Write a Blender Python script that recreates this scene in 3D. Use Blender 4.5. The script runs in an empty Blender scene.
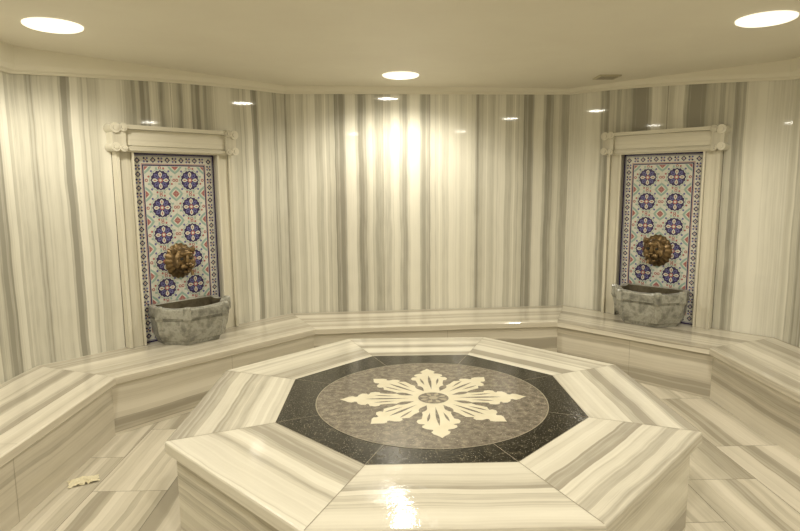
import bpy, bmesh, math, random
from mathutils import Vector, Matrix
random.seed(7)
sc=bpy.context.scene
try:
    sc.view_settings.view_transform='Standard'; sc.view_settings.look='None'
except Exception: pass
col=bpy.context.collection

# ------------------------------------------------------------------ materials
def srgb(r,g,b):
    def f(c):
        c/=255.0
        return c/12.92 if c<=0.04045 else ((c+0.055)/1.055)**2.4
    return (f(r),f(g),f(b),1)
class NT:
    def __init__(s,name):
        s.m=bpy.data.materials.new(name); s.m.use_nodes=True; s.t=s.m.node_tree
        s.b=s.t.nodes['Principled BSDF']
    def n(s,ty,**kw):
        x=s.t.nodes.new(ty)
        for k,v in kw.items():
            if k.startswith('i_'): x.inputs[k[2:].replace('_',' ')].default_value=v
            else: setattr(x,k,v)
        return x
    def l(s,a,b): s.t.links.new(a,b)
    def math(s,op,a,b=None,c=None):
        x=s.n('ShaderNodeMath',operation=op)
        for i,v in enumerate((a,b,c)):
            if v is None: continue
            if isinstance(v,(int,float)): x.inputs[i].default_value=v
            else: s.l(v,x.inputs[i])
        return x.outputs[0]
    def ramp(s,fac,stops,interp='LINEAR'):
        x=s.n('ShaderNodeValToRGB'); x.color_ramp.interpolation=interp
        e=x.color_ramp.elements
        while len(e)<len(stops): e.new(0.5)
        for i,(p,c) in enumerate(stops): e[i].position=p; e[i].color=c
        s.l(fac,x.inputs[0]); return x.outputs[0]
    def bump(s,h,strength=0.1,dist=0.002):
        b=s.n('ShaderNodeBump'); b.inputs['Strength'].default_value=strength; b.inputs['Distance'].default_value=dist
        s.l(h,b.inputs['Height']); s.l(b.outputs[0],s.b.inputs['Normal'])

def striped(name,light,mid,dark,rough=0.12,scale=1.0,contrast=1.0,wob=0.006,wet=0.0,ior=0.5):
    k=NT(name)
    uv=k.n('ShaderNodeUVMap'); sep=k.n('ShaderNodeSeparateXYZ'); k.l(uv.outputs[0],sep.inputs[0])
    s=sep.outputs[0]; t=sep.outputs[1]
    cmb=k.n('ShaderNodeCombineXYZ'); k.l(k.math('MULTIPLY',s,1.2),cmb.inputs[0]); k.l(k.math('MULTIPLY',t,0.9),cmb.inputs[1])
    wn=k.n('ShaderNodeTexNoise',noise_dimensions='3D'); wn.inputs['Scale'].default_value=1.6; wn.inputs['Detail'].default_value=3
    k.l(cmb.outputs[0],wn.inputs['Vector'])
    w=k.math('ADD',s,k.math('MULTIPLY',k.math('SUBTRACT',wn.outputs[0],0.5),wob*6))
    def noise1(sc_,det):
        x=k.n('ShaderNodeTexNoise',noise_dimensions='1D'); x.inputs['Scale'].default_value=sc_*scale; x.inputs['Detail'].default_value=det
        k.l(w,x.inputs['W']); return x.outputs[0]
    def vor(sc_):
        x=k.n('ShaderNodeTexVoronoi',voronoi_dimensions='1D',feature='SMOOTH_F1'); x.inputs['Scale'].default_value=sc_*scale
        x.inputs['Smoothness'].default_value=0.12
        k.l(w,x.inputs['W']); sp=k.n('ShaderNodeSeparateColor'); k.l(x.outputs['Color'],sp.inputs[0]); return sp.outputs[0]
    def z(o,g): return k.math('MULTIPLY',k.math('SUBTRACT',o,0.5),g)
    v=k.math('ADD',z(noise1(6,2),0.55),z(vor(11),0.34))
    v=k.math('ADD',v,k.math('ADD',z(vor(30),0.17),z(noise1(80,2),0.16)))
    v=k.math('ADD',k.math('MULTIPLY',v,contrast),0.46)
    cn=k.n('ShaderNodeTexNoise',noise_dimensions='3D'); cn.inputs['Scale'].default_value=9; cn.inputs['Detail'].default_value=5
    cm2=k.n('ShaderNodeCombineXYZ'); k.l(k.math('MULTIPLY',s,4.0),cm2.inputs[0]); k.l(k.math('MULTIPLY',t,0.5),cm2.inputs[1]); k.l(cm2.outputs[0],cn.inputs['Vector'])
    v=k.math('ADD',v,z(cn.outputs[0],0.14))
    colr=k.ramp(v,[(0.25,light),(0.46,mid),(0.62,dark),(0.80,dark)])
    k.l(colr,k.b.inputs['Base Color'])
    k.b.inputs['Roughness'].default_value=rough
    k.b.inputs['Specular IOR Level'].default_value=ior
    if wet>0:
        tc=k.n('ShaderNodeTexCoord')
        wn2=k.n('ShaderNodeTexNoise'); wn2.inputs['Scale'].default_value=5; wn2.inputs['Detail'].default_value=6; k.l(tc.outputs['Object'],wn2.inputs['Vector'])
        r=k.n('ShaderNodeMapRange'); r.inputs[1].default_value=0.4; r.inputs[2].default_value=0.62; r.inputs[3].default_value=rough*0.4; r.inputs[4].default_value=rough*1.8
        k.l(wn2.outputs[0],r.inputs[0]); k.l(r.outputs[0],k.b.inputs['Roughness'])
        wn3=k.n('ShaderNodeTexNoise'); wn3.inputs['Scale'].default_value=45; wn3.inputs['Detail'].default_value=2; k.l(tc.outputs['Object'],wn3.inputs['Vector'])
        k.bump(wn3.outputs[0],wet,0.003)
    return k.m

m_wall=striped('striped_marble_wall',srgb(228,225,211),srgb(200,197,182),srgb(152,149,136),0.04,1.0,1.0,ior=0.6)
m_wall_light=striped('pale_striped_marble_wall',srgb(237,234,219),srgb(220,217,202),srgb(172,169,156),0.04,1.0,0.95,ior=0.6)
m_bench=striped('striped_marble_bench',srgb(225,219,203),srgb(205,198,181),srgb(168,161,145),0.09,1.0,0.9,wob=0.01,wet=0.08)
m_plat=striped('striped_marble_platform',srgb(234,230,215),srgb(216,211,195),srgb(170,164,149),0.12,1.0,1.0,wob=0.012,wet=0.18)
m_floor=striped('striped_marble_floor',srgb(224,217,200),srgb(202,195,177),srgb(168,161,144),0.09,0.9,0.9,wob=0.012,wet=0.12)
m_frame=striped('pale_marble_frame',srgb(227,222,205),srgb(214,209,191),srgb(192,187,170),0.15,0.8,0.7)

def plain(name,c,rough=0.5,metal=0.0,emis=None,es=0):
    k=NT(name); k.b.inputs['Base Color'].default_value=c; k.b.inputs['Roughness'].default_value=rough; k.b.inputs['Metallic'].default_value=metal
    if emis: k.b.inputs['Emission Color'].default_value=emis; k.b.inputs['Emission Strength'].default_value=es
    return k.m
def mottled(name,stops,scale,rough,detail=8,speck=None,bump=0.0,metal=0,bscale=60):
    k=NT(name); tc=k.n('ShaderNodeTexCoord')
    x=k.n('ShaderNodeTexNoise'); x.inputs['Scale'].default_value=scale; x.inputs['Detail'].default_value=detail; x.inputs['Roughness'].default_value=0.65
    k.l(tc.outputs['Object'],x.inputs['Vector'])
    c=k.ramp(x.outputs[0],stops)
    if speck:
        v=k.n('ShaderNodeTexVoronoi'); v.inputs['Scale'].default_value=speck[0]; k.l(tc.outputs['Object'],v.inputs['Vector'])
        f=k.math('LESS_THAN',v.outputs['Distance'],speck[1])
        mx=k.n('ShaderNodeMix',data_type='RGBA'); k.l(k.math('MULTIPLY',f,speck[3]),mx.inputs[0]); k.l(c,mx.inputs[6]); mx.inputs[7].default_value=speck[2]
        c=mx.outputs[2]
    k.l(c,k.b.inputs['Base Color']); k.b.inputs['Roughness'].default_value=rough; k.b.inputs['Metallic'].default_value=metal
    if bump>0:
        y=k.n('ShaderNodeTexNoise'); y.inputs['Scale'].default_value=bscale; y.inputs['Detail'].default_value=4; k.l(tc.outputs['Object'],y.inputs['Vector']); k.bump(y.outputs[0],bump,0.003 if bscale>50 else 0.015)
    return k.m
m_black=mottled('black_granite_inlay',[(0.35,srgb(20,19,16)),(0.55,srgb(42,39,32)),(0.75,srgb(96,90,74))],26,0.12,8,(95,0.20,srgb(190,184,165),0.5),0.25)
m_gray=mottled('grey_granite_inlay',[(0.3,srgb(84,78,70)),(0.5,srgb(120,112,100)),(0.7,srgb(160,150,134))],30,0.16,8,(80,0.18,srgb(215,206,186),0.5),0.2)
m_graysoft=plain('grey_inlay_groove',srgb(172,163,142),0.2)
m_cream=mottled('cream_marble_inlay',[(0.3,srgb(238,232,210)),(0.7,srgb(225,217,190))],12,0.16)
m_seam=plain('grout_seam',srgb(136,128,108),0.6)
m_seamd=plain('dark_grout_seam',srgb(104,98,82),0.6)
m_seaml=plain('light_grout_seam',srgb(150,142,122),0.5)
m_basin=mottled('grey_carved_stone',[(0.30,srgb(96,95,88)),(0.44,srgb(138,137,127)),(0.56,srgb(170,169,158)),(0.70,srgb(122,121,112))],11,0.2,9,None,0.35,0,22)
m_basin_in=mottled('dark_inner_stone',[(0.3,srgb(66,60,48)),(0.7,srgb(112,104,86))],12,0.25)  # basin interior: same mottling in a darker, browner tone
m_bronze=mottled('aged_brass',[(0.3,srgb(84,68,48)),(0.6,srgb(130,108,74)),(0.8,srgb(168,144,104))],25,0.38,6,None,0.3,0.7)
m_plaster=mottled('ceiling_plaster',[(0.3,srgb(222,216,199)),(0.7,srgb(227,222,205))],2.0,0.55)
m_corn=plain('cornice_plaster',srgb(229,224,206),0.5)
m_lens=plain('lamp_lens',(1,1,1,1),0.3,0,(1,0.96,0.85,1),32)
m_trim=plain('lamp_trim',srgb(235,228,205),0.35,0,(1,0.92,0.75,1),1.2)
m_tw=plain('tile_white',srgb(210,209,198),0.12)
m_tn=plain('tile_navy',srgb(56,48,88),0.12)
m_tb=plain('tile_blue',srgb(102,100,150),0.12)
m_tt=plain('tile_turquoise',srgb(148,174,164),0.12)
m_tr=plain('tile_brick_red',srgb(166,104,102),0.12)
m_tg=plain('tile_grout',srgb(176,172,156),0.5)
m_vent=plain('vent_metal',srgb(186,178,152),0.4)
m_paper=plain('paper',srgb(228,220,190),0.8)
m_dark=plain('dark_gap',srgb(40,36,28),0.8)
m_wood=mottled('door_wood',[(0.3,srgb(110,74,42)),(0.7,srgb(140,98,58))],6,0.35)

# ------------------------------------------------------------------ mesh helper
class MB:
    def __init__(s): s.v=[];s.f=[];s.mi=[];s.uv=[];s.mats=[];s.sm=[]
    def mat(s,m):
        if m not in s.mats: s.mats.append(m)
        return s.mats.index(m)
    def poly(s,pts,m,uvs=None,smooth=False):
        b=len(s.v); s.v+= [tuple(p) for p in pts]; s.f.append(list(range(b,b+len(pts)))); s.mi.append(s.mat(m))
        s.uv.append(uvs or [(p[0],p[2]) for p in pts]); s.sm.append(smooth)
    def box(s,x0,x1,y0,y1,z0,z1,m,off=0.0,swap=False):
        F=[([(x0,y0,z0),(x1,y0,z0),(x1,y0,z1),(x0,y0,z1)],0),([(x1,y1,z0),(x0,y1,z0),(x0,y1,z1),(x1,y1,z1)],0),
           ([(x1,y0,z0),(x1,y1,z0),(x1,y1,z1),(x1,y0,z1)],1),([(x0,y1,z0),(x0,y0,z0),(x0,y0,z1),(x0,y1,z1)],1),
           ([(x0,y0,z1),(x1,y0,z1),(x1,y1,z1),(x0,y1,z1)],2),([(x0,y1,z0),(x1,y1,z0),(x1,y0,z0),(x0,y0,z0)],2)]
        for pts,k in F:
            uv=[((p[0] if k!=1 else p[1])+off,(p[2] if k!=2 else p[1])) for p in pts]
            if swap: uv=[(b+off,a) for a,b in uv]
            s.poly(pts,m,uv)
    def obj(s,name,mtx=None,merge=True,bevel=0,parent=None):
        me=bpy.data.meshes.new(name); me.from_pydata(s.v,[],s.f)
        for m in s.mats: me.materials.append(m)
        uvl=me.uv_layers.new(name='UVMap')
        for pi,p in enumerate(me.polygons):
            p.material_index=s.mi[pi]; p.use_smooth=s.sm[pi]
            for k,li in enumerate(p.loop_indices): uvl.data[li].uv=s.uv[pi][k]
        if merge:
            bm=bmesh.new(); bm.from_mesh(me); bmesh.ops.remove_doubles(bm,verts=bm.verts,dist=1e-5); bmesh.ops.recalc_face_normals(bm,faces=bm.faces); bm.to_mesh(me); bm.free()
        o=bpy.data.objects.new(name,me); col.objects.link(o)
        if mtx is not None: o.matrix_world=mtx
        if bevel:
            b=o.modifiers.new('bevel','BEVEL'); b.width=bevel; b.segments=2; b.limit_method='ANGLE'
        if parent: o.parent=parent
        return o

# ------------------------------------------------------------------ room shell
CZ=2.50
W=[Vector(p) for p in [(-2.62,0.97),(-1.13,2.54),(1.56,2.75),(2.83,1.43),(2.80,-1.55),(1.45,-3.35),(-1.5,-3.35),(-2.66,-1.6)]]
NW=8
def inward(a,b):
    d=(b-a).normalized(); return Vector((d.y,-d.x))
def offs_closed(P,d):
    out=[];n=len(P)
    for i in range(n):
        a,b,c=P[i-1],P[i],P[(i+1)%n]
        n1,n2=inward(a,b),inward(b,c)
        bis=(n1+n2).normalized(); out.append(b+bis*(d/bis.dot(n1)))
    return out
Wo=offs_closed(W,-0.12)
names=['wall_back_left','wall_back','wall_back_right','wall_right','wall_front_right','wall_front','wall_front_left','wall_left']
panels=[2,3,2,3,2,3,2,3]
bases=[3.1,11.63,23.4,31.9,40.2,50.7,60.1,71.3]
for i in range(NW):
    a,b=W[i],W[(i+1)%NW]; ao,bo=Wo[i],Wo[(i+1)%NW]
    Ln=(b-a).length; d=(b-a).normalized(); nin=inward(a,b)
    mb=MB(); n=panels[i]; w=Ln/n; base=bases[i]
    for k in range(n):
        p0=a+d*(k*w); p1=a+d*((k+1)*w)
        u0,u1=(base,base+w) if k%2==0 else (base+w,base)
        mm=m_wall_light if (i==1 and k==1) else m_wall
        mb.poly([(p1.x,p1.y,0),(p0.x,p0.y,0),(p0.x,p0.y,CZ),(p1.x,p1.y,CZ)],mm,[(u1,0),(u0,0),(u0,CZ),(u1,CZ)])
        if k>0:
            q=nin*0.0008; e=d*0.0016
            A=p0-e+q;B=p0+e+q
            mb.poly([(B.x,B.y,0.3),(A.x,A.y,0.3),(A.x,A.y,CZ),(B.x,B.y,CZ)],m_seam)
    mb.poly([(ao.x,ao.y,0),(bo.x,bo.y,0),(bo.x,bo.y,CZ),(ao.x,ao.y,CZ)],m_corn)
    mb.poly([(a.x,a.y,CZ),(b.x,b.y,CZ),(bo.x,bo.y,CZ),(ao.x,ao.y,CZ)],m_corn)
    mb.poly([(a.x,a.y,0),(b.x,b.y,0),(bo.x,bo.y,0),(ao.x,ao.y,0)],m_corn)
    mb.obj(names[i],merge=False)
mb=MB()
x0,x1,y0,y1=-3.0,3.2,-3.6,3.1
mb.poly([(p.x,p.y,-0.0008) for p in reversed(Wo)],m_seamd)
tw,tl=0.40,0.80;g=0.0015
def clip(poly,P):
    n=len(P)
    for i in range(n):
        a,b=P[i],P[(i+1)%n]; nn=inward(a,b); out=[]
        for j in range(len(poly)):
            p,q=poly[j],poly[(j+1)%len(poly)]
            dp=(p-a).dot(nn);dq=(q-a).dot(nn)
            if dp>=0: out.append(p)
            if dp*dq<0: out.append(p+(q-p)*(dp/(dp-dq)))
        poly=out
        if len(poly)<3: return []
    return poly
ix=0;x=x0
while x<x1:
    yy=y0-(0.4 if ix%2 else 0)
    while yy<y1:
        r=[Vector((x+g,yy+g)),Vector((x+tw-g,yy+g)),Vector((x+tw-g,yy+tl-g)),Vector((x+g,yy+tl-g))]
        r=clip(r,W)
        if r:
            o=random.uniform(0,60); f=random.choice((-1,1))
            mb.poly([(p.x,p.y,0) for p in r],m_floor,[(f*(p.x-x)+o,p.y) for p in r])
        yy+=tl
    x+=tw; ix+=1
mb.obj('floor',merge=False)
mb=MB()
mb.poly([(p.x,p.y,CZ) for p in Wo],m_plaster)
mb.poly([(p.x,p.y,CZ+0.08) for p in reversed(Wo)],m_plaster)
for i in range(NW):
    a,b=Wo[i],Wo[(i+1)%NW]; mb.poly([(a.x,a.y,CZ),(b.x,b.y,CZ),(b.x,b.y,CZ+.08),(a.x,a.y,CZ+.08)],m_plaster)
mb.obj('ceiling')
hz=[2.335,2.435,2.45,2.36,2.34,2.34,2.34,2.33]
mb=MB()
prof=[(0.0,0.0),(0.022,0.0),(0.026,0.012),(0.045,0.022),(0.06,0.05),(0.064,None)]
for i in range(NW):
    a,b=i,(i+1)%NW
    N=12 
    rings=[offs_closed(W,o) for o,_ in prof]
    for s in range(N):
        t0,t1=s/N,(s+1)/N
        def hh(t):
            tt=t
            if i==0: tt=math.sin(t*math.pi/2)
            if i==2: tt=1-math.cos(t*math.pi/2)
            return hz[a]+(hz[b]-hz[a])*tt
        for j in range(len(prof)-1):
            def P(t,j):
                q=rings[j][a].lerp(rings[j][b],t); z=CZ+0.0 if prof[j][1] is None else hh(t)+prof[j][1]
                return (q.x,q.y,min(z,CZ))
            mb.poly([P(t0,j),P(t1,j),P(t1,j+1),P(t0,j+1)],m_corn,smooth=False)
mb.obj('trim_1',merge=False)

# ------------------------------------------------------------------ bench
path=[W[6],W[7],W[0],W[1],W[2],W[3],W[4],W[5]]
def offs_open(P,d):
    out=[]
    for i in range(len(P)):
        if i==0: out.append(P[0]+inward(P[0],P[1])*d)
        elif i==len(P)-1: out.append(P[i]+inward(P[i-1],P[i])*d)
        else:
            n1,n2=inward(P[i-1],P[i]),inward(P[i],P[i+1]); bis=(n1+n2).normalized()
            out.append(P[i]+bis*(d/bis.dot(n1)))
    return out
BH=0.40
prof=[(0.0,BH),(0.505,BH),(0.652,BH),(0.657,BH-.002),(0.66,BH-.007),(0.66,BH-.048),(0.655,BH-.053),(0.625,BH-.053),(0.625,0.0)]
mb=MB()
rings=[offs_open(path,o+(0.001 if o==0 else 0)) for o,_ in prof]
bcum=[2.0,9.3,17.7,26.1,33.3,44.0,52.8]
for i in range(len(path)-1):
    a,b=path[i],path[i+1]; d=(b-a).normalized(); cum=bcum[i]
    for j in range(len(prof)-1):
        step=math.hypot(prof[j+1][0]-prof[j][0],prof[j+1][1]-prof[j][1])
        if j==1 or j==7: cum+=3.3
        p=[rings[j][i],rings[j+1][i],rings[j+1][i+1],rings[j][i+1]]
        z=[prof[j][1],prof[j+1][1],prof[j+1][1],prof[j][1]]
        mb.poly([(q.x,q.y,zz) for q,zz in zip(p,z)],m_bench,[(cum,(p[0]-a).dot(d)),(cum+step,(p[1]-a).dot(d)),(cum+step,(p[2]-a).dot(d)),(cum,(p[3]-a).dot(d))])
        cum+=step
    def strip(p,q,z,wd=0.002):
        e=(q-p).normalized(); nn=Vector((-e.y,e.x))*wd*0.5
        mb.poly([(v.x,v.y,z) for v in (p-nn,q-nn,q+nn,p+nn)],m_seam)
    strip(rings[1][i],rings[1][i+1],BH+.0006)
    if i>0: strip(rings[0][i],rings[2][i],BH+.0007)
    nj=2
    for k in range(1,nj):
        t=k/nj+0.02
        p=a.lerp(b,t)
        n_=inward(a,b)
        strip(p+n_*0.002,p+n_*0.652,BH+.0008)
        q=p+n_*0.6258; e=d*0.001
        mb.poly([((q-e).x,(q-e).y,0),((q+e).x,(q+e).y,0),((q+e).x,(q+e).y,BH-.054),((q-e).x,(q-e).y,BH-.054)],m_seam)
for i in (0,len(path)-1):
    mb.poly([(rings[j][i].x,rings[j][i].y,prof[j][1]) for j in range(len(prof))]+[(rings[0][i].x,rings[0][i].y,0)],m_bench)
mb.obj('marble_bench',merge=False)

# ------------------------------------------------------------------ octagonal platform
mb=MB(); H=0.5
def ov(R,k,z): a=math.radians(-22.5+45*k); return (R*math.cos(a),R*math.sin(a),z)
prof=[(0.812,H),(1.29,H),(1.297,H-.003),(1.30,H-.010),(1.30,H-.052),(1.292,H-.058),(1.255,H-.060),(1.255,0.0)]
c8=math.cos(math.radians(22.5)); s8=math.sin(math.radians(22.5))
pc=[1.0,6.3,12.1,18.8,24.4,31.2,37.9,45.5]
for k in range(8):
    cum=pc[k]
    for j in range(len(prof)-1):
        (r0,z0),(r1,z1)=prof[j],prof[j+1]; step=math.hypot((r1-r0)*c8,z1-z0)
        if j==6: cum+=2.2
        pts=[ov(r0,k,z0),ov(r1,k,z1),ov(r1,k+1,z1),ov(r0,k+1,z0)]
        mb.poly(pts,m_plat,[(cum,-r0*s8),(cum+step,-r1*s8),(cum+step,r1*s8),(cum,r0*s8)])
        cum+=step
    a=math.radians(-22.5+45*k); dv=Vector((math.cos(a),math.sin(a))); nn=Vector((-dv.y,dv.x))*0.0015
    p=dv*0.812;q=dv*1.29
    mb.poly([(v.x,v.y,H+.0006) for v in (p-nn,q-nn,q+nn,p+nn)],m_seam)
mb.poly([ov(0.812,k,H+.0001) for k in range(8)],m_black)
for k in range(8):
    a=math.radians(-22.5+45*k); dv=Vector((math.cos(a),math.sin(a))); nn=Vector((-dv.y,dv.x))*0.0014
    p=dv*0.5;q=dv*0.812
    mb.poly([(v.x,v.y,H+.0007) for v in (p-nn,q-nn,q+nn,p+nn)],m_seaml)
    A=Vector(ov(0.812,k,H)[:2]);B=Vector(ov(0.812,k+1,H)[:2]);A2=A*0.997;B2=B*0.997
    mb.poly([(A2.x,A2.y,H+.0008),(A.x,A.y,H+.0008),(B.x,B.y,H+.0008),(B2.x,B2.y,H+.0008)],m_seaml)
OX,OY=0.012,-0.022
def disc(cx,cy,r,z,m,n=96): mb.poly([(OX+cx+r*math.cos(2*math.pi*i/n),OY+cy+r*math.sin(2*math.pi*i/n),z) for i in range(n)],m)
disc(0,0,0.602,H+.0012,m_seaml); disc(0,0,0.597,H+.0016,m_gray)
OX,OY=0.024,-0.028
def P2(r,th,z): return (OX+r*math.cos(math.radians(th)),OY+r*math.sin(math.radians(th)),z)
card=[(0.490,0),(0.470,1.6),(0.450,4.4),(0.428,6.0),(0.412,4.6),(0.402,5.2),(0.398,9.0),(0.384,12.2),(0.362,13.0),(0.350,10.8),(0.345,12.5),(0.345,16.0),(0.325,18.8),(0.300,19.0),(0.288,16.0),(0.262,16.5),(0.225,18.0),(0.195,22.5)]
diag=[(0.455,0),(0.436,2.0),(0.414,5.2),(0.394,6.6),(0.378,5.0),(0.368,6.0),(0.364,10.0),(0.348,13.5),(0.328,14.0),(0.316,11.6),(0.304,14.0),(0.294,17.0),(0.270,17.5),(0.235,18.0),(0.195,22.5)]
out=[]
for k in range(8):
    prf=card if k%2==0 else diag
    th0=45*k
    out+= [(r,th0-t) for r,t in reversed(prf)][1:] + [(r,th0+t) for r,t in prf[1:]]
z1=H+.0021
mb.poly([P2(r,t,z1) for r,t in out],m_cream)
def drop(th,r0,r1,wd,z,m,n=10):
    a=math.radians(th); u=Vector((math.cos(a),math.sin(a))); v=Vector((-u.y,u.x)); l=[];r=[]
    for i in range(n+1):
        t=i/n; h=wd*math.sin(math.pi*t**1.25); p=Vector((OX,OY))+u*(r0+(r1-r0)*t)
        l.append(p+v*h); r.append(p-v*h)
    pp=r+l[::-1][1:-1]
    mb.poly([(q.x,q.y,z) for q in pp],m)
for k in range(8):
    drop(45*k+22.5,0.11,0.215,0.019,H+.0026,m_gray)
    drop(45*k,0.125,(0.36 if k%2==0 else 0.33),0.0085,H+.0027,m_gray)
    for sgn in(-1,1): drop(45*k+sgn*9.5,0.20,0.315,0.0065,H+.0026,m_gray)
disc(0,0,0.080,H+.0030,m_gray,40)
for k in range(8): drop(45*k+22.5,0.025,0.075,0.011,H+.0034,m_graysoft)
disc(0,0,0.024,H+.0038,m_graysoft,24)
mb.obj('octagonal_marble_platform',merge=False)

# ------------------------------------------------------------------ niche fountains
def niche_mtx(a,b,along,z=0.0,out=0.0):
    r=(b-a).normalized(); nin=inward(a,b); p=a+r*along+nin*out
    return Matrix(((r.x,-nin.x,0,p.x),(r.y,-nin.y,0,p.y),(0,0,1,z),(0,0,0,1)))
PZ0,PZ1,PW=BH+0.001,1.86,0.34
def build_panel(mtx):
    mb=MB()
    def q(x0,x1,z0,z1,y,m): mb.poly([(x0,-y,z0),(x1,-y,z0),(x1,-y,z1),(x0,-y,z1)],m)
    def poly(cx,cz,pts,y,m): mb.poly([(cx+px,-y,cz+pz) for px,pz in pts],m)
    def ring(cx,cz,r,y,m,n=20,rot=0,amp=0,lob=8):
        mb.poly([(cx+r*(1+amp*math.cos(lob*t))*math.cos(t+rot),-y,cz+r*(1+amp*math.cos(lob*t))*math.sin(t+rot)) for t in [2*math.pi*i/n for i in range(n)]],m)
    mb.box(-PW,PW,-0.008,0.0-0.001,PZ0,PZ1,m_tw)
    B=0.096
    y=0.009
    def frame(i0,i1,y,m):
        q(-PW+i0,PW-i0,PZ1-i1,PZ1-i0,y,m); q(-PW+i0,PW-i0,PZ0+i0,PZ0+i1,y,m)
        q(-PW+i0,-PW+i1,PZ0+i1,PZ1-i1,y,m); q(PW-i1,PW-i0,PZ0+i1,PZ1-i1,y,m)
    frame(0.0,0.012,y,m_tn); frame(0.016,0.020,y,m_tb); frame(B-0.014,B-0.004,y,m_tn); frame(B-0.021,B-0.017,y,m_tr)
    n=27; hh=(PZ1-PZ0)
    cells=[]
    bc=0.047
    for i in range(n):
        z=PZ0+0.026+(hh-0.052)*(i+0.5)/n
        for sx in(-1,1): cells.append((sx*(PW-bc),z,i))
    nx=11
    for i in range(1,nx-1):
        xx=-PW+0.026+(2*PW-0.052)*(i+0.5)/nx
        cells.append((xx,PZ1-bc,i)); cells.append((xx,PZ0+bc,i))
    for cx,cz,i in cells:
        s=0.023
        if i%2==0:
            poly(cx,cz,[(0,-s),(s,0),(0,s),(-s,0)],y,m_tn); ring(cx,cz,0.010,y+.0005,m_tw,8); ring(cx,cz,0.005,y+.001,m_tr,6)
        else:
            for sx in(-1,1):
                for sz in(-1,1): poly(cx+sx*0.012,cz+sz*0.012,[(0,-0.010),(0.010,0),(0,0.010),(-0.010,0)],y,m_tb if sx*sz>0 else m_tn)
            ring(cx,cz,0.006,y+.0005,m_tr,6)
    fw=(PW-B)*2/2; nr=6; fh=(hh-2*B)/nr
    for c in range(2):
        for r in range(nr):
            cx=-PW+B+fw*(c+0.5); cz=PZ0+B+fh*(r+0.5)
            hx,hz_=fw/2,fh/2
            for sx in(-1,1):
                for sz in(-1,1):
                    poly(cx+sx*hx,cz+sz*hz_,[(0,0),(-sx*0.060,0),(-sx*0.034,-sz*0.034),(0,-sz*0.060)][::1 if sx*sz>0 else -1],y,m_tt)
                    poly(cx+sx*hx,cz+sz*hz_,[(0,0),(-sx*0.040,0),(-sx*0.022,-sz*0.022),(0,-sz*0.040)],y+.0005,m_tw)
                    poly(cx+sx*hx,cz+sz*hz_,[(0,0),(-sx*0.030,0),(0,-sz*0.030)],y+.001,m_tr)
                    a=math.atan2(sz,sx); px,pz=cx+math.cos(a)*0.098,cz+math.sin(a)*0.098
                    ring(px,pz,0.009,y+.0005,m_tb,8)
            for k in range(4):
                a=k*math.pi/2; px,pz=cx+math.cos(a)*hx*0.90,cz+math.sin(a)*hz_*0.90
                ring(px,pz,0.013,y+.0005,m_tr,8); ring(px,pz,0.006,y+.001,m_tw,6)
                for sg in(-1,1):
                    b=a+sg*0.30; ring(cx+math.cos(b)*0.096,cz+math.sin(b)*0.096,0.009,y+.0007,m_tt if sg>0 else m_tr,6)
            ring(cx,cz,0.087,y+.001,m_tt,64,0,0.03,16)
            ring(cx,cz,0.082,y+.0015,m_tw,64,0,0.02,16)
            ring(cx,cz,0.075,y+.002,m_tn,64,0,0.05,16)
            for k in range(8):
                a=k*math.pi/4; 
                u=(math.cos(a),math.sin(a)); v=(-u[1],u[0])
                m=m_tw if k%2==0 else m_tb
                pts=[]
                for (rr,ww) in [(0.018,0),(0.036,0.013),(0.052,0.015),(0.068,0),(0.052,-0.015),(0.036,-0.013)]:
                    pts.append((u[0]*rr+v[0]*ww,u[1]*rr+v[1]*ww))
                poly(cx,cz,pts,y+.0025,m)
                pts=[(u[0]*rr+v[0]*ww,u[1]*rr+v[1]*ww) for rr,ww in [(0.030,0),(0.045,0.006),(0.058,0),(0.045,-0.006)]]
                poly(cx,cz,pts,y+.003,m_tr if k%2==0 else m_tn)
            ring(cx,cz,0.019,y+.0033,m_tr,16); ring(cx,cz,0.010,y+.0037,m_tw,10)
    q(-0.001,0.001,PZ0+B,PZ1-B,y+.004,m_tg)
    for r in range(1,nr):
        zz=PZ0+B+fh*r; q(-PW+B,PW-B,zz-.001,zz+.001,y+.004,m_tg)
    for sx in(-1,1):
        def bx(xa,xb,ya,z0,z1,m,off): 
            xa,xb=sorted((sx*xa,sx*xb)); mb.box(xa,xb,-ya,-0.001,z0,z1,m,off)
        bx(0.342,0.470,0.055,PZ0,PZ1+.02,m_frame,3.1*sx)
        bx(0.342,0.358,0.075,PZ0+.001,PZ1+.005,m_frame,5.1*sx)
        bx(0.446,0.471,0.075,PZ0+.001,PZ1+.005,m_frame,6.1*sx)
        bx(0.3585,0.3605,0.0565,PZ0+.002,PZ1,m_seam,0); bx(0.4435,0.4455,0.0565,PZ0+.002,PZ1,m_seam,0)
        bx(0.4715,0.474,0.004,PZ0+.002,PZ1,m_seamd,0)
    mb.box(-0.43,0.43,-0.080,-0.001,PZ1+.001,PZ1+.165,m_frame,9,True)
    mb.box(-0.40,0.40,-0.100,-0.081,PZ1+.012,PZ1+.036,m_frame,11,True)
    mb.box(-0.40,0.40,-0.088,-0.081,PZ1+.050,PZ1+.130,m_frame,12,True)
    mb.box(-0.44,0.44,-0.115,-0.001,PZ1+.166,PZ1+.195,m_frame,13,True)
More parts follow.
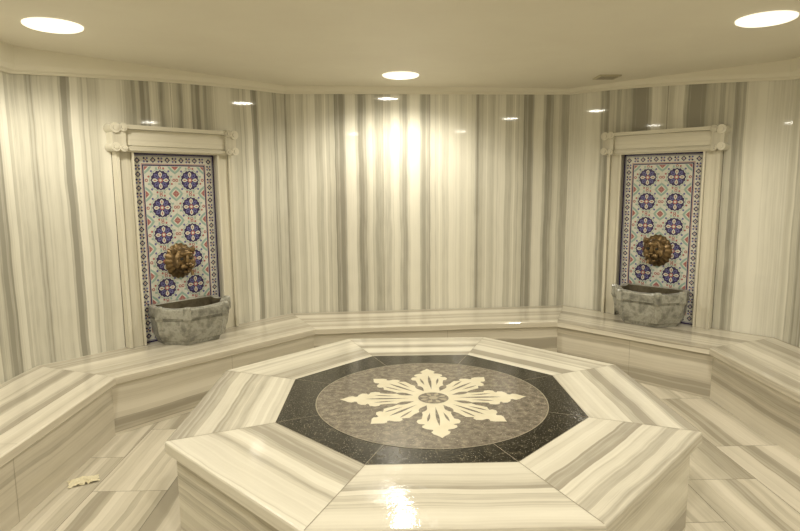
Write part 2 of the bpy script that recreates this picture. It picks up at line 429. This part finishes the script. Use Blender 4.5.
    for sx in(-1,1):
        xa,xb=sorted((sx*0.405,sx*0.500)); mb.box(xa,xb,-0.110,-0.001,PZ1+.045,PZ1+.165,m_frame,15)
        for (cx,cz,rr) in [(sx*0.480,PZ1+.168,0.036),(sx*0.425,PZ1+.175,0.030),(sx*0.484,PZ1+.035,0.032),(sx*0.428,PZ1+.028,0.026)]:
            nseg=20
            for i in range(nseg):
                t0,t1=2*math.pi*i/nseg,2*math.pi*(i+1)/nseg
                A=(cx+rr*math.cos(t0),cz+rr*math.sin(t0)); B_=(cx+rr*math.cos(t1),cz+rr*math.sin(t1))
                mb.poly([(A[0],-0.125,A[1]),(B_[0],-0.125,B_[1]),(B_[0],-0.001,B_[1]),(A[0],-0.001,A[1])],m_frame,smooth=True)
            mb.poly([(cx+rr*math.cos(2*math.pi*i/nseg),-0.125,cz+rr*math.sin(2*math.pi*i/nseg)) for i in range(nseg)],m_frame)
            mb.poly([(cx+rr*.5*math.cos(2*math.pi*i/nseg),-0.131,cz+rr*.5*math.sin(2*math.pi*i/nseg)) for i in range(nseg)],m_frame)
            for i in range(nseg):
                t0,t1=2*math.pi*i/nseg,2*math.pi*(i+1)/nseg; r2=rr*.5
                mb.poly([(cx+r2*math.cos(t0),-0.131,cz+r2*math.sin(t0)),(cx+r2*math.cos(t1),-0.131,cz+r2*math.sin(t1)),(cx+r2*math.cos(t1),-0.125,cz+r2*math.sin(t1)),(cx+r2*math.cos(t0),-0.125,cz+r2*math.sin(t0))],m_seaml)
    return mb.obj('tiled_fountain_surround',mtx,merge=False)

def build_basin(mtx):
    mb=MB()
    plan=[(-0.285,-0.012),(-0.300,-0.20),(-0.165,-0.390),(0.165,-0.390),(0.300,-0.20),(0.285,-0.012)]
    def subdiv(pl,lobe):
        out=[]
        for i in range(len(pl)-1):
            a,b=Vector(pl[i]),Vector(pl[i+1]); n=8; dd=(b-a).normalized(); nn=Vector((dd.y,-dd.x))
            if (a+b).dot(nn)<0: nn=-nn
            for k in range(n):
                t=k/n; p=a.lerp(b,t)-nn*lobe*math.sin(math.pi*t)
                out.append(p)
        out.append(Vector(pl[-1])); return out
    def sc_(s,lobe=0.0):
        pl=subdiv(plan,lobe); cy=-0.012
        return [Vector((p.x*s,cy+(p.y-cy)*s)) for p in pl]
    levels=[(0.80,0.0,0.0),(0.82,0.0,0.025),(0.86,0.002,0.035),(0.93,0.004,0.10),(0.96,0.004,0.17),(0.965,0.004,0.195),(0.945,0.004,0.200),(0.945,0.004,0.210),(1.0,0.004,0.218),(1.0,0.004,0.288),(0.985,0.004,0.298),(0.87,0.004,0.300)]
    inner=[(0.84,0.004,0.295),(0.79,0.0,0.22),(0.68,0.0,0.14),(0.45,0.0,0.12)]
    def rim(z,i):
        if z<0.27: return z
        t=(i/8.0)%1.0
        return z-0.010*math.sin(math.pi*t)
    prev=None
    for idx,(s,lo,z) in enumerate(levels+inner):
        pl=sc_(s,lo); n=len(pl)
        if idx>=len(levels):
            pl=[Vector((p.x,min(p.y,-0.04))) for p in pl]
        ringp=[(p.x,p.y,rim(z,i) ) for i,p in enumerate(pl)]
        if prev:
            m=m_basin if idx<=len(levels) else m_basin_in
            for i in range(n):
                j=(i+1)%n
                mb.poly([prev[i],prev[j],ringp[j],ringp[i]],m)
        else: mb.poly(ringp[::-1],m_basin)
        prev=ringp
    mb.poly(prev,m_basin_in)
    for cx,cy in plan[1:5]:
        nseg=6
        for (r0,za,r1,zb) in [(0.012,0.04,0.024,0.09),(0.024,0.09,0.022,0.19),(0.022,0.19,0.034,0.215),(0.034,0.215,0.033,0.296),(0.033,0.296,0.024,0.308)]:
            def c_(z): 
                s=0.87+0.095*min(1,max(0,(z-0.04)/0.17)); return cx*s,-0.012+(cy+0.012)*s
            for i in range(nseg):
                t0,t1=2*math.pi*i/nseg,2*math.pi*(i+1)/nseg
                A=c_(za);B_=c_(zb)
                mb.poly([(A[0]+r0*math.cos(t0),A[1]+r0*math.sin(t0),za),(A[0]+r0*math.cos(t1),A[1]+r0*math.sin(t1),za),(B_[0]+r1*math.cos(t1),B_[1]+r1*math.sin(t1),zb),(B_[0]+r1*math.cos(t0),B_[1]+r1*math.sin(t0),zb)],m_basin)
        B_=c_(0.308); mb.poly([(B_[0]+0.024*math.cos(2*math.pi*i/nseg),B_[1]+0.024*math.sin(2*math.pi*i/nseg),0.308) for i in range(nseg)],m_basin)
    o=mb.obj('carved_stone_basin',mtx,merge=True,bevel=0.003); return o

def build_spout(mtx):
    mb=MB()
    def surf(fn,nu,nv,m):
        G=[[fn(i/nu,j/nv) for j in range(nv+1)] for i in range(nu+1)]
        for i in range(nu):
            for j in range(nv):
                pts=[]
                for q in (G[i][j],G[i+1][j],G[i+1][j+1],G[i][j+1]):
                    if not pts or (Vector(q)-Vector(pts[-1])).length>1e-6: pts.append(q)
                if len(pts)>2 and (Vector(pts[0])-Vector(pts[-1])).length<1e-6: pts.pop()
                if len(pts)>2: mb.poly(pts,m,smooth=True)
    def ell(cx,cy,cz,rx,ry,rz,m=m_bronze,nu=16,nv=10):
        surf(lambda u,v:(cx+rx*math.sin(math.pi*v)*math.cos(2*math.pi*u),cy+ry*math.sin(math.pi*v)*math.sin(2*math.pi*u),cz+rz*math.cos(math.pi*v)),nu,nv,m)
    def mane(R,lob,amp,depth,y0,ph):
        surf(lambda u,v:((R*v*(1+amp*v**4*math.cos(lob*2*math.pi*u+ph)))*math.cos(2*math.pi*u), y0-depth*math.cos(v*math.pi/2)**0.8*(1+0.05*math.cos(lob*2*math.pi*u+ph)*v), (R*1.12*v*(1+amp*v**4*math.cos(lob*2*math.pi*u+ph)))*math.sin(2*math.pi*u)),112,10,m_bronze)
    mane(0.125,18,0.035,0.060,0.0,0)
    ell(0,-0.060,0.008,0.088,0.055,0.098)
    ell(0,-0.108,0.062,0.050,0.018,0.024)
    ell(0,-0.118,0.012,0.017,0.026,0.044)
    ell(0,-0.142,-0.016,0.024,0.014,0.013)
    for s in(-1,1):
        ell(s*0.027,-0.124,-0.036,0.030,0.024,0.024)
        ell(s*0.037,-0.110,0.024,0.015,0.009,0.011,m_dark)
        ell(s*0.037,-0.108,0.042,0.021,0.010,0.008)
        ell(s*0.078,-0.068,0.088,0.024,0.016,0.028)
        ell(s*0.060,-0.085,-0.018,0.027,0.024,0.042)
    ell(0,-0.106,-0.080,0.030,0.024,0.018)
    ell(0,-0.120,-0.060,0.022,0.016,0.008,m_dark)
    def pipe(u,v):
        pts=[(-0.10,-0.058),(-0.16,-0.060),(-0.19,-0.070),(-0.198,-0.097)]
        k=min(int(v*3),2); t=v*3-k; y=pts[k][0]*(1-t)+pts[k+1][0]*t; z=pts[k][1]*(1-t)+pts[k+1][1]*t
        AN=[0,0.15,0.8,1.45]; ang=AN[k]*(1-t)+AN[k+1]*t
        r=0.012+0.003*(v>0.95)
        return (r*math.cos(2*math.pi*u), y-r*math.sin(2*math.pi*u)*math.sin(ang), z+r*math.sin(2*math.pi*u)*math.cos(ang))
    surf(pipe,14,12,m_bronze)
    return mb.obj('lion_head_spout',mtx,merge=False)

specs=[(W[0],W[1],(W[1]-W[0]).length-1.09),(W[2],W[3],0.905)]
for a,b,al in specs:
    build_panel(niche_mtx(a,b,al))
    build_basin(niche_mtx(a,b,al,BH+0.002,0.004))
    build_spout(niche_mtx(a,b,al-0.005,1.02,0.014))

# ------------------------------------------------------------------ ceiling fittings
def downlight(x,y,power):
    e=bpy.data.objects.new('ceiling_downlight',None); e.location=(x,y,CZ); col.objects.link(e)
    mb=MB(); n=48
    prof=[(0.150,0.0),(0.148,-0.008),(0.135,-0.014),(0.115,-0.012),(0.104,-0.004)]
    for j in range(len(prof)-1):
        for i in range(n):
            t0,t1=2*math.pi*i/n,2*math.pi*(i+1)/n; (r0,z0),(r1,z1)=prof[j],prof[j+1]
            mb.poly([(r0*math.cos(t0),r0*math.sin(t0),z0),(r0*math.cos(t1),r0*math.sin(t1),z0),(r1*math.cos(t1),r1*math.sin(t1),z1),(r1*math.cos(t0),r1*math.sin(t0),z1)],m_trim,smooth=True)
    o=mb.obj('trim_ring',merge=False); o.parent=e
    mb=MB()
    for j,(r0,z0,r1,z1) in enumerate([(0.110,-0.005,0.08,-0.012),(0.08,-0.012,0.0,-0.016)]):
        for i in range(n):
            t0,t1=2*math.pi*i/n,2*math.pi*(i+1)/n
            pts=[(r0*math.cos(t0),r0*math.sin(t0),z0),(r0*math.cos(t1),r0*math.sin(t1),z0),(r1*math.cos(t1),r1*math.sin(t1),z1)]
            if r1>0: pts.append((r1*math.cos(t0),r1*math.sin(t0),z1))
            mb.poly(pts,m_lens,smooth=True)
    o=mb.obj('lens',merge=False); o.parent=e
    ld=bpy.data.lights.new('lamp','SPOT'); ld.energy=power; ld.spot_size=math.radians(165); ld.spot_blend=0.6; ld.shadow_soft_size=0.07; ld.color=(1,0.93,0.79)
    lo=bpy.data.objects.new('lamp',ld); lo.location=(0,0,-0.085); col.objects.link(lo); lo.parent=e
for x,y,p in [(-0.08,1.98,66),(-2.04,0.46,50),(1.88,0.34,50),(-1.75,-1.5,60),(1.75,-1.6,60),(0.0,-2.3,60)]:
    downlight(x,y,p)
mb=MB(); mb.box(-0.09,0.09,-0.09,0.09,-0.012,0.0,m_vent)
for k in range(5): mb.box(-0.07,0.07,-0.065+k*0.028,-0.053+k*0.028,-0.0135,-0.0122,m_seaml)
mb.obj('ceiling_vent',Matrix.Translation((1.66,2.08,CZ)),merge=False)

# crumpled paper on floor
bm=bmesh.new(); bmesh.ops.create_grid(bm,x_segments=12,y_segments=8,size=0.5)
for v in bm.verts:
    v.co.x*=0.15; v.co.y*=0.09; v.co.z=0.006+random.uniform(0,0.018)*(1-abs(v.co.x)/0.11)
    v.co.x+=random.uniform(-.005,.005); v.co.y+=random.uniform(-.005,.005)
me=bpy.data.meshes.new('crumpled_paper'); bm.to_mesh(me); bm.free(); me.materials.append(m_paper)
o=bpy.data.objects.new('crumpled_paper',me); o.location=(-1.90,0.11,-0.004); o.rotation_euler=(0,0,0.5); col.objects.link(o)

# door behind the camera
mb=MB(); a,b=W[5],W[6]
mb.box(-0.45,0.45,-0.03,-0.002,0.002,2.05,m_wood)
for sx in(-1,1): 
    for z0,z1 in((0.15,0.95),(1.05,1.9)):
        xa,xb=sorted((sx*0.06,sx*0.38)); mb.box(xa,xb,-0.04,-0.031,z0,z1,m_wood)
for sx in(-1,1):
    xa,xb=sorted((sx*0.455,sx*0.54)); mb.box(xa,xb,-0.05,-0.002,0.002,2.14,m_frame)
mb.box(-0.455,0.455,-0.05,-0.002,2.055,2.14,m_frame)
mb.box(0.36,0.39,-0.08,-0.041,0.98,1.10,m_bronze)
mb.obj('door_1',niche_mtx(a,b,1.475),merge=False)

# ------------------------------------------------------------------ world, camera
w=bpy.data.worlds.new('world'); sc.world=w; w.use_nodes=True
w.node_tree.nodes['Background'].inputs[0].default_value=(0.9,0.8,0.6,1); w.node_tree.nodes['Background'].inputs[1].default_value=0.05
yaw,pitch,roll,f=0.0244,0.1384,0.0074,584.34
F=Vector((math.sin(yaw)*math.cos(pitch),math.cos(yaw)*math.cos(pitch),-math.sin(pitch)))
r=F.cross(Vector((0,0,1))).normalized(); d=F.cross(r)
R_=r*math.cos(roll)+d*math.sin(roll); D_=d*math.cos(roll)-r*math.sin(roll)
cd=bpy.data.cameras.new('camera'); cd.sensor_width=36; cd.lens=f/800*36; cd.clip_start=0.05
co=bpy.data.objects.new('camera',cd); col.objects.link(co)
U=-D_; B_=-F
co.matrix_world=Matrix(((R_.x,U.x,B_.x,-0.2177),(R_.y,U.y,B_.y,-2.9661),(R_.z,U.z,B_.z,1.6157),(0,0,0,1)))
sc.camera=co
